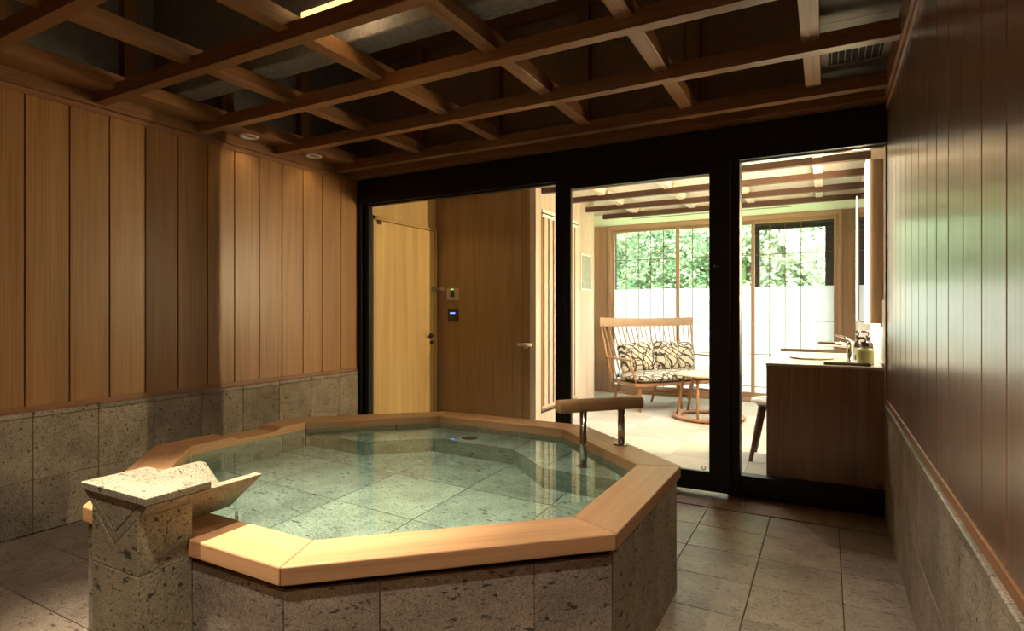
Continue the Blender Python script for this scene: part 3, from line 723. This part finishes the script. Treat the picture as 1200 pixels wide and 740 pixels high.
# ------------------------------------------------------------------ sitting room shell
wp = struct('wall_picture', box(bm_(), XP - .12, XP, YC + .05, 6.50, 0, 2.5), 'pale_wood', 'pale veneer wall with a slatted door and a framed print')
centred('end_board', box(bm_(), XP - .06, XP + .004, YC - .014, 5.01, 0, 2.35, .002), 'pale_wood', wp)
struct('wall_recess', box(bm_(), -3.02, -2.90, 6.38, 7.9, 0, 2.5), 'pale_wood', 'side wall of the window recess')
struct('wall_recess_end', box(bm_(), -2.9, XP - .12, 6.38, 6.50, 0, 2.5), 'pale_wood', 'return wall of the window recess')
rw = struct('wall_washstand', box(bm_(), XR, XR + .12, YG + .06, 7.9, 0, 2.5), 'pale_wood', 'right wall of the sitting room behind the washstand')
centred('splash_panel', box(bm_(), XR - .006, XR, 3.84, 5.45, .83, 1.2, .001), 'white', rw)
rc = struct('ceiling_room', box(bm_(), -3.0, .5, 3.85, 8.0, 2.44, 2.54), 'white', 'white ceiling of the sitting room behind timber beams')
for y in (3.90, 4.47, 5.05, 5.625, 6.225, 6.80): centred('cross_beam', box(bm_(), XP, .215 if y < 5 else XR, y, y + .055, 2.28, 2.335, .002), 'darkbeam', rc)
for x in (-2.055, -1.385, -.755, -.097): centred('joist', box(bm_(), x, x + .07, 3.86, 6.855, 2.325, 2.395, .002), 'lit_joist', rc)
centred('window_soffit', box(bm_(), -2.90, XR, 6.87, 7.8, 2.335, 2.44, .002), 'white', rc); centred('soffit_line', box(bm_(), -2.2, -.35, 7.26, 7.30, 2.331, 2.336), 'soffit', rc)
g2 = thing('room_air_grille', 'dark slotted air grille in the white soffit above the window', 'air vent', (.06, 7.10, 2.335))
obj('backing', box(bm_(), -.115, .115, -.05, .05, -.004, 0), 'black', g2)
for k in range(8): x = -.10 + .2 * (k + .5) / 8; obj('slat', box(bm_(), x - .005, x + .005, -.05, .05, -.008, -.0041), 'white_trim', g2)
for x, y, lb in ((-1.05, 5.30, 'recessed downlight between the room beams, nearest the bath'), (-1.05, 6.50, 'recessed downlight between the room beams, nearest the window')):
    downlight(x, y, 2.438, lb, P_ROOM, 130, .8, (1.0, .95, .90))
# slatted sliding door in the picture wall
sd = empty('door_3', (XP, 5.35, 0)); sd['kind'] = 'structure'; sd['label'] = 'pale sliding door with vertical slats'
part('head_rail', box(bm_(), XP, XP + .02, 5.047, 5.95, 2.055, 2.13, .002), 'white', sd); part('track', box(bm_(), XP, XP + .024, 5.047, 5.95, 2.085, 2.095), 'black', sd)
part('backing', box(bm_(), XP, XP + .004, 5.047, 5.95, .16, 2.055), 'hall_wood', sd)
part('sill', box(bm_(), XP, XP + .014, 5.047, 5.95, .19, .215, .001), 'pale_wood', sd); part('shadow_line', box(bm_(), XP, XP + .006, 5.047, 5.95, .145, .165), 'black', sd)
for k in range(8): y = 5.09 + k * .112; part('slat', box(bm_(), XP + .004, XP + .02, y, y + .074, .215, 2.055, .002), 'pale_wood', sd)
# framed print
fp = thing('framed_print', 'small pale framed print on the veneer wall', 'picture', (XP, 6.21, 1.585))
obj('print', box(bm_(), .004, .008, -.145, .145, -.19, .19), 'paper', fp)
t = bm_()
for a in ((-.16, -.145, -.205, .205), (.145, .16, -.205, .205), (-.145, .145, -.205, -.19), (-.145, .145, .19, .205)): box(t, .0005, .015, *a)
obj('frame', t, 'white_trim', fp)
# window: timber lining, three sliding panels with slim muntins, frosted below
YW = 7.80
wb = struct('wall_window', box(bm_(), -3.02, -2.70, YW, YW + .14, 0, 2.5), 'win_z', 'timber side panel of the window wall')
for a in ((.148, .42, 0, 2.5), (-2.70, .148, 2.335, 2.5)): centred('wall_piece', box(bm_(), a[0], a[1], YW, YW + .14, a[2], a[3]), 'win_z', wb)
wn = empty('window_3', (-1.27, YW, 0)); wn['kind'] = 'structure'; wn['label'] = 'wide timber window with three paned panels, clear above and frosted below'
part('jamb', box(bm_(), -2.70, -2.655, YW - .03, YW + .10, 0, 2.335, .002), 'win_z', wn); part('jamb', box(bm_(), .120, .165, YW - .03, YW + .10, 0, 2.335, .002), 'win_z', wn)
part('head', box(bm_(), -2.655, .120, YW - .03, YW + .10, 2.275, 2.335, .002), 'win_x', wn); part('sill', box(bm_(), -2.655, .120, YW - .03, YW + .10, 0, .055, .002), 'win_x', wn)
for pi_, (x0, x1, dy) in enumerate(((-2.655, -1.716, 0), (-1.772, -.790, .03), (-.830, .120, 0))):
    pn = tag(empty('sash', (0, dy, 0)), None); pn.parent = wn
    y0, y1 = YW + .005 + dy, YW + .03 + dy
    def wpt(nm, bm, mat): return part(nm, bm, mat, pn)
    wpt('stile', box(bm_(), x0, x0 + .040, y0, y1, .055, 2.275, .002), 'win_z'); wpt('stile', box(bm_(), x1 - .040, x1, y0, y1, .055, 2.275, .002), 'win_z')
    wpt('rail', box(bm_(), x0 + .04, x1 - .04, y0, y1, 2.235, 2.275, .002), 'win_x'); wpt('rail', box(bm_(), x0 + .04, x1 - .04, y0, y1, .055, .115, .002), 'win_x')
    n = 5; W = (x1 - x0 - .08)
    for k in range(1, n): x = x0 + .04 + W * k / n; wpt('muntin', box(bm_(), x - .0045, x + .0045, y0 + .003, y0 + .013, .115, 2.235), 'muntin')
    for z in (1.848, 1.017, .598, .19): wpt('muntin', box(bm_(), x0 + .04, x1 - .04, y0 + .004, y0 + .012, z - .0045, z + .0045), 'muntin')
    wpt('clear_pane', box(bm_(), x0 + .04, x1 - .04, y0 + .014, y0 + .018, 1.443, 2.235), 'glass'); wpt('frosted_pane', box(bm_(), x0 + .04, x1 - .04, y0 + .014, y0 + .018, .115, 1.443), 'frost')
    if pi_ == 2:
        t = bm_(); cx_, cz_, r_ = -.20, 1.365, .045
        for rr, off in ((.045, 0), (.024, PI / 5)): tube(t, [(cx_ + rr * math.cos(PI / 2 + off + 2 * PI * k / 5), y0 + .013, cz_ + rr * math.sin(PI / 2 + off + 2 * PI * k / 5)) for k in range(6)], .0018, 5, False)
        wpt('emblem', t, 'plastic')
# dark outer window frame behind the panels
ow = empty('window_4', (-1.27, 8.0, 0)); ow['kind'] = 'structure'; ow['label'] = 'dark aluminium outer window frame'
for x0, x1 in ((-2.72, -2.655), (-.835, -.745), (-.01, .20)): part('frame_stile', box(bm_(), x0, x1, 7.98, 8.04, -.05, 2.5), 'out_frame', ow)
part('frame_rail', box(bm_(), -2.72, -1.72, 7.98, 8.04, 2.27, 2.5), 'out_frame', ow); part('frame_rail', box(bm_(), -1.72, -.835, 7.98, 8.04, 2.285, 2.5), 'out_frame', ow); part('frame_rail', box(bm_(), -.745, -.01, 7.98, 8.04, 2.175, 2.5), 'out_frame', ow); part('frame_rail', box(bm_(), -2.72, .20, 7.98, 8.04, -.05, .06), 'out_frame', ow)
# portal so daylight is sampled through the window
pl = bpy.data.lights.new('window_portal', 'AREA'); pl.shape = 'RECTANGLE'; pl.size = 2.9; pl.size_y = 2.4; pl.cycles.is_portal = True
po_ = bpy.data.objects.new('window_portal', pl); C.objects.link(po_); po_.location = (-1.27, 8.06, 1.17); po_.rotation_euler = (-PI / 2, 0, 0)

# ------------------------------------------------------------------ washstand
vn = thing('washstand', 'walnut washstand counter with white top against the right wall', 'vanity', (.0, 4.4, 0))
def vp(nm, a, mat, bev=.002, root=vn): return centred(nm, box(bm_(), *a, bev), mat, root)
vp('end_panel', (-.322, XR - .002, 3.85, 3.885, .0, .800), 'vanity'); vp('cabinet_body', (-.29, XR - .002, 3.886, 4.48, .06, .798), 'vanity')
vp('end_panel', (-.322, XR - .002, 5.00, 5.03, 0, .800), 'vanity')
for z in (.075, .44): vp('drawer_front', (-.310, -.29, 3.90, 4.47, z, z + .345), 'vanity')
vp('counter_top', (-.326, XR - .002, 3.846, 5.035, .801, .818), 'counter', .003); vp('upstand', (XR - .016, XR - .002, 3.86, 5.03, .8185, .84), 'counter', .002)
vp('end_rail', (-.318, .16, 5.018, 5.034, .8185, .842), 'darkwood')
t = lathe(bm_(), [(0, -.002), (.15, -.002), (.168, .003), (.176, .008), (.170, .010), (.155, .004), (.05, .0005), (0, .0005)], 32)
for v in t.verts: v.co.x *= .80
bmesh.ops.translate(t, verts=t.verts[:], vec=(-.085, 4.40, .8205)); part('basin', t, 'counter', vn, True)
# faucet
fc = thing('faucet', 'chrome mixer tap behind the basin on the washstand', 'faucet', (.135, 4.20, .8185))
obj('column', lathe(bm_(), [(0, 0), (.028, 0), (.028, .006), (.021, .008), (.021, .10), (.023, .105), (.020, .125), (0, .128)], 20), 'chrome', fc, True)
obj('spout', tube(bm_(), [(.0, 0, .10), (-.09, 0, .108), (-.17, 0, .112), (-.178, 0, .106)], [.016, .015, .013, .011], 12), 'chrome', fc, True)
obj('lever', tube(bm_(), [(0, 0, .126), (-.03, .02, .150), (-.085, .045, .165)], [.011, .007, .006], 8), 'chrome', fc, True)
# bottles and tray
tr = thing('amenity_tray', 'long dark wood tray on the washstand near the glass', 'tray', (.112, 3.925, .8185))
obj('tray_base', box(bm_(), -.125, .115, -.035, .035, 0, .006, .002), 'darkwood', tr)
for s_ in (-1, 1): obj('tray_edge', box(bm_(), -.125, .115, s_ * .035 - .004, s_ * .035 + .004, 0, .012, .002), 'darkwood', tr)
def bottle(name, label, loc, r, h, mat, neck, pump=True, label_band=False):
    o = thing(name, label, 'bottle', loc, group='bottles on the washstand')
    obj('body', lathe(bm_(), [(0, 0), (r * .92, 0), (r, .006), (r, h * .72), (r * .88, h * .84), (neck, h * .92), (neck, h), (0, h)], 20), mat, o, True)
    cap = obj('cap', lathe(bm_(), [(0, h), (neck * 1.5, h), (neck * 1.5, h + .024), (neck * .5, h + .026), (0, h + .026)], 16), 'bottle', o, True)
    if pump:
        obj('pump', tube(bm_(), [(0, 0, h + .026), (0, 0, h + .045), (-.004, 0, h + .05), (-.038, 0, h + .048)], [.005, .005, .008, .005], 8), 'bottle', cap, True)
    if label_band: obj('label_band', lathe(bm_(), [(r + .0006, h * .25), (r + .0006, h * .6), (r + .0001, h * .6), (r + .0001, h * .25)], 20), 'label', o)
    return o
bottle('soap_bottle', 'round pale green soap bottle with dark pump on the washstand', (.205, 4.03, .8185), .047, .108, 'soap', .016)
bottle('lotion_bottle', 'small dark pump bottle with green label beside the tap', (.185, 4.37, .8185), .026, .135, 'bottle', .010, True, True)
bottle('lotion_bottle', 'small dark pump bottle without label behind the soap bottle', (.232, 4.24, .8185), .028, .14, 'bottle', .010, True)
# mirror cabinet with light strips
mc = thing('mirror_cabinet', 'wall mirror cabinet with glowing vertical light strips over the washstand', 'mirror cabinet', (.25, 4.65, 1.06))
part('body', box(bm_(), .215, XR - .001, 4.0, 5.28, 1.062, 2.03, .002), wood('mirror cabinet oak', (.55, .39, .23), 'z', .4, .12), mc)
part('mirror', box(bm_(), .2085, .2145, 4.10, 5.20, 1.062, 2.03), 'mirror', mc)
part('light_strip', box(bm_(), .207, .2145, 4.004, 4.095, 1.062, 2.03, .001), 'led', mc); part('light_strip', box(bm_(), .207, .2145, 5.205, 5.276, 1.062, 2.03, .001), 'led', mc)
part('light_edge', box(bm_(), .207, .224, 3.990, 4.0035, 1.062, 2.03, .001), 'led', mc); part('side_edge', box(bm_(), XR - .012, XR - .001, 3.994, 3.9995, 1.04, 1.13), 'brass', mc)
for y, k in ((4.05, .12), (5.24, 1.0)):
    l = light('mirror_strip_lamp', 'AREA', (.204, y, 1.546), P_LED * k, WARM, 0, (0, -PI / 2, 0), mc, shape='RECTANGLE', size=.95, size_y=.03)
    l.rotation_euler = (0, R(90), 0)
ul = light('cabinet_under_lamp', 'AREA', (.255, 4.5, 1.058), 3.0, WARM2, 0, (0, 0, 0), mc, shape='RECTANGLE', size=.03, size_y=.9)
part('under_strip', box(bm_(), .24, .27, 4.05, 4.95, 1.0585, 1.0625), 'led', mc)
# stool
stl = thing('dressing_stool', 'dark walnut stool with pale pad tucked under the washstand', 'stool', (-.315, 4.86, 0))
t = lathe(bm_(), [(0, .425), (.17, .425), (.205, .437), (.208, .448), (.19, .462), (.10, .468), (0, .469)], 28); obj('seat', t, 'counter', stl, True)
obj('seat_frame', lathe(bm_(), [(0, .395), (.15, .395), (.165, .4245), (0, .4245)], 24), 'stool', stl)
for sx in (-1, 1):
    for sy in (-1, 1):
        t = bm_(); q = bmesh.new(); tube(q, [(sx * .115, sy * .115, .41), (sx * .188, sy * .168, 0)], [.024, .015], 8); merge(t, q); obj('leg', t, 'stool', stl, True)

# ------------------------------------------------------------------ loveseat, cushions, side table
U = math.atan2(.788, .616)
sf = thing('spindle_loveseat', 'wooden spindle back loveseat with leaf print seat by the window', 'loveseat', (-1.85, 6.35, 0), U)
W_ = 1.22; DP = .52
t = bm_()
pts = [(-.02, .02), (.05, -.02), (W_ / 2, -.045), (W_ - .05, -.02), (W_ + .02, .02), (W_ + .0, DP), (0, DP)]
obj('seat_frame', prism(bm_(), pts, .285, .318, .006), 'chair', sf)
# legs: pairs under both ends and the middle
for x, lx in ((.06, -.03), (W_ / 2, 0), (W_ - .06, .03)):
    obj('leg', tube(bm_(), [(x, .06, .29), (x + lx, .0, 0)], [.021, .013], 10), 'chair', sf, True)
    obj('leg', tube(bm_(), [(x, DP - .06, .29), (x + lx, DP + .05, 0)], [.021, .013], 10), 'chair', sf, True)
    obj('side_stretcher', tube(bm_(), [(x + lx * .4, .036, .17), (x + lx * .4, DP - .02, .17)], .010, 8), 'chair', sf, True)
obj('stretcher', tube(bm_(), [(.05, DP * .5, .17), (W_ - .05, DP * .5, .17)], .012, 8), 'chair', sf, True)
# bowed top rail
t = bmesh.new(); rows = []
for k in range(13):
    s_ = k / 12; x = -.10 + (W_ + .20) * s_; bow = .07 * (1 - (2 * s_ - 1) ** 2); y = DP + .13 + bow; e = .012 * (2 * s_ - 1) ** 2
    zc = 1.005 + e
    rows.append([t.verts.new((x, y - .014, zc - .060)), t.verts.new((x, y + .010, zc - .060)), t.verts.new((x, y + .018, zc + .045)), t.verts.new((x, y - .010, zc + .045))])
for k in range(12):
    for m_ in range(4): t.faces.new((rows[k][m_], rows[k][(m_ + 1) % 4], rows[k + 1][(m_ + 1) % 4], rows[k + 1][m_]))
t.faces.new(rows[0]); t.faces.new(rows[-1]); bmesh.ops.recalc_face_normals(t, faces=t.faces[:]); b = bm_(); merge(b, t); obj('top_rail', b, 'chair_pale', sf)
ns = 19
for k in range(ns):
    s_ = (k + .5) / ns; x1 = -.07 + (W_ + .14) * s_; x0 = .02 + (W_ - .04) * s_; yt = DP + .13 + .07 * (1 - (2 * s_ - 1) ** 2)
    obj('spindle', tube(bm_(), [(x0, DP - .03, .31), ((x0 + x1) / 2, (DP - .03 + yt) / 2 + .004, .65), (x1, yt, .975)], [.0075, .0085, .0065], 7), 'chair', sf, True)
for s_, sx in ((0, -1), (1, 1)):
    xb = -.03 if sx < 0 else W_ + .03
    obj('back_post', tube(bm_(), [(xb - sx * .03, DP - .02, .29), (xb + sx * .02, DP + .05, .6), (xb + sx * .05, DP + .135, .98)], [.016, .015, .011], 9), 'chair', sf, True)
    t = prism(bm_(), [(xb - .02 + sx * .02, DP + .05), (xb - .035 + sx * .02, .10), (xb - .02 + sx * .02, .02), (xb + .02 + sx * .02, .02), (xb + .035 + sx * .02, .10), (xb + .015 + sx * .02, DP + .05)], .575, .593, .004); obj('armrest', t, 'chair', sf)
    obj('arm_support', tube(bm_(), [(xb - sx * .05, .06, .30), (xb + sx * .02, .09, .58)], [.012, .009], 8), 'chair', sf, True)
# seat pad: soft rounded slab
def pillow(bm, cx, cy_, cz, lx, ly, lz, p=4.0, seg=(18, 12), puff=.0):
    t = bmesh.new(); nu, nv = seg[0] * 2, seg[1]
    rows = []
    for j in range(nv + 1):
        ph = -PI / 2 + PI * j / nv; rw_ = []
        for i in range(nu):
            a = 2 * PI * i / nu
            def se(c, e): return math.copysign(abs(c) ** e, c)
            e1, e2 = .55, 2.0 / p
            x = se(math.cos(ph), e1) * se(math.cos(a), e2); y = se(math.cos(ph), e1) * se(math.sin(a), e2); z = se(math.sin(ph), 1.0)
            rw_.append(t.verts.new((cx + lx / 2 * x, cy_ + ly / 2 * y, cz + lz / 2 * z)))
        rows.append(rw_)
    for j in range(nv):
        for i in range(nu): t.faces.new((rows[j][i], rows[j][(i + 1) % nu], rows[j + 1][(i + 1) % nu], rows[j + 1][i]))
    bmesh.ops.remove_doubles(t, verts=t.verts[:], dist=1e-5)
    bmesh.ops.recalc_face_normals(t, faces=t.faces[:]); merge(bm, t); return bm
obj('seat_pad', pillow(bm_(), W_ / 2, DP / 2 - .02, .372, W_ + .02, DP + .05, .115, 7), 'fabric', sf, True)
def place_local(x, y, z):
    c_, s__ = math.cos(U), math.sin(U); return (-1.85 + x * c_ - y * s__, 6.35 + x * s__ + y * c_, z)
for x, wd, lb, tl in ((.30, .50, 'leaf print back cushion at the left end of the loveseat', -.05), (.86, .60, 'wider leaf print back cushion at the right end of the loveseat', .04)):
    t = pillow(bm_(), 0, 0, 0, wd, .36, .15, 9)
    bmesh.ops.rotate(t, verts=t.verts[:], cent=(0, 0, 0), matrix=Matrix.Rotation(tl, 3, 'Y') @ Matrix.Rotation(R(90 - 16), 3, 'X'))
    o = obj('back_cushion', t, 'fabric', None, True, loc=place_local(x, DP - .075, .585), rotz=U); tag(o, lb, 'cushion', 'back cushions on the loveseat')
# side table with ring base
tb = thing('side_table', 'round wooden side table with slim legs on a ring base', 'side table', (-1.10, 6.37, 0))
obj('table_top', lathe(bm_(), [(0, .452), (.30, .452), (.355, .462), (.36, .468), (.355, .474), (0, .474)], 40), 'chair_pale', tb, True)
obj('ring_base', lathe(bm_(), [(.29, .012), (.365, .012), (.37, .018), (.37, .034), (.365, .038), (.29, .038), (.285, .03), (.285, .018), (.29, .012)], 40), 'chair', tb, True)
for k in range(6):
    a = R(-165 + 60 * k); obj('leg', tube(bm_(), [(.245 * math.cos(a), .245 * math.sin(a), .455), (.325 * math.cos(a + .12), .325 * math.sin(a + .12), .03)], [.016, .012], 9), 'chair', tb, True)
for k in range(3): a = R(30 + 120 * k); obj('foot', lathe(bm_(), [(0, 0), (.02, 0), (.02, .013), (0, .013)], 10, (.327 * math.cos(a), .327 * math.sin(a), 0)), 'black', tb)

# ------------------------------------------------------------------ outdoors: hillside and trees
t = bmesh.new(); rows = []
for j, (y, z) in enumerate(((8.3, -.6), (10, -.8), (13, -.2), (18, 2.0), (26, 6.0), (38, 13), (50, 20))):
    rows.append([t.verts.new((x, y, z + random.uniform(-.2, .2) * (1 if j > 1 else 0))) for x in range(-34, 31, 4)])
for j in range(len(rows) - 1):
    for i in range(len(rows[0]) - 1): t.faces.new((rows[j][i], rows[j][i + 1], rows[j + 1][i + 1], rows[j + 1][i]))
bmesh.ops.recalc_face_normals(t, faces=t.faces[:]); b = bm_(); merge(b, t)
hill = struct('hillside', b, 'ground', 'grassy hillside rising beyond the window')
def crown(n, rx, rz, h, seed):
    rnd = random.Random(seed); vs, fs = [], []
    lobes = [(rnd.uniform(-.75, .75) * rx, rnd.uniform(-.75, .75) * rx, h + rnd.uniform(-.9, .8) * rz, rnd.uniform(.18, .42) * rx) for _ in range(34)]
    for _ in range(n):
        lx, ly, lz, lr = rnd.choice(lobes); a, u = rnd.uniform(0, 2 * PI), rnd.uniform(-1, 1); q = math.sqrt(1 - u * u); r = lr * rnd.uniform(.75, 1.05)
        p = Vector((lx + r * q * math.cos(a), ly + r * q * math.sin(a), lz + r * u * .85)); s_ = rnd.uniform(.035, .075)
        d1_ = Vector((rnd.gauss(0, 1), rnd.gauss(0, 1), rnd.gauss(0, .6))).normalized(); d2_ = d1_.cross(Vector((rnd.gauss(0, 1), rnd.gauss(0, 1), rnd.gauss(0, 1)))).normalized()
        k = len(vs); vs += [p - d1_ * s_, p + d2_ * s_ * .55, p + d1_ * s_, p - d2_ * s_ * .55]; fs.append((k, k + 1, k + 2, k + 3))
    me = bpy.data.meshes.new('foliage'); me.from_pydata([tuple(v) for v in vs], [], fs); return me
crowns = [crown(16000, 1.9, 1.7, 2.6, k) for k in range(3)]
for k in range(3): crowns[k].materials.append(LEAF[k])
trunk = mesh(tube(bm_(), [(0, 0, -.3), (.05, 0, 1.2), (0, .05, 2.6)], [.14, .10, .05], 8), 'trunk', True); trunk.materials.append(M['bark'])
def ground_z(y):
    P = ((8.3, -.6), (10, -.8), (13, -.2), (18, 2.0), (26, 6.0), (38, 13), (50, 20))
    for (a, za), (b_, zb) in zip(P[:-1], P[1:]):
        if a <= y <= b_: return za + (zb - za) * (y - a) / (b_ - a)
    return 20
spots = [(-7.4, 12.6, 1, 1.0, 'bushy mid green tree farthest left beyond the window'), (-4.9, 13.2, 0, 1.0, 'bright green tree behind the left window panel'), (-3.2, 12.2, 1, .85, 'small mid green tree behind the middle window post'),
         (-1.5, 13.4, 0, 1.0, 'bright green tree behind the right window panel'), (.4, 12.4, 2, .95, 'pale green tree near the right window edge'), (2.6, 13.2, 1, 1.0, 'mid green tree beyond the right end of the window'),
         (-9.0, 17, 2, 1.25, 'pale tree on the slope at far left'), (-6.2, 17.5, 1, 1.2, 'mid green tree on the slope behind the left panel'), (-3.6, 17, 2, 1.25, 'pale green tree on the slope behind the middle panel'),
         (-.9, 17.6, 2, 1.25, 'pale green tree on the slope behind the right panel'), (1.8, 17.2, 0, 1.2, 'bright tree on the slope at the right'), (4.6, 17.6, 2, 1.25, 'pale tree on the slope at far right'),
         (-11, 23, 1, 1.6, 'large tree high on the slope at far left'), (-7.2, 23.5, 2, 1.6, 'large pale tree high on the slope left of centre'), (-3.4, 23, 0, 1.6, 'large bright tree high on the slope at centre'), (.5, 23.4, 2, 1.6, 'large pale tree high on the slope right of centre'), (4.4, 23.2, 1, 1.6, 'large tree high on the slope at far right')]
for x, y, k, sc, lb in spots:
    o = thing('hillside_tree', lb, 'tree', (x, y, ground_z(y) - .15), random.uniform(0, 6), 'trees on the hillside'); o.scale = (sc, sc, sc)
    f_ = link('foliage', crowns[k], None, o); tr_ = link('trunk', trunk, None, o)

# ------------------------------------------------------------------ refracted light through the bath water
wo.cycles.is_caustics_caster = True
for o in [c for c in tub.children] + [c for c in hr.children_recursive]:
    if o.name.split('.')[0] in ('lining_stone', 'floor_tile', 'bench_stone', 'post', 'flange', 'water_inlet', 'suction_cover'): o.cycles.is_caustics_receiver = True
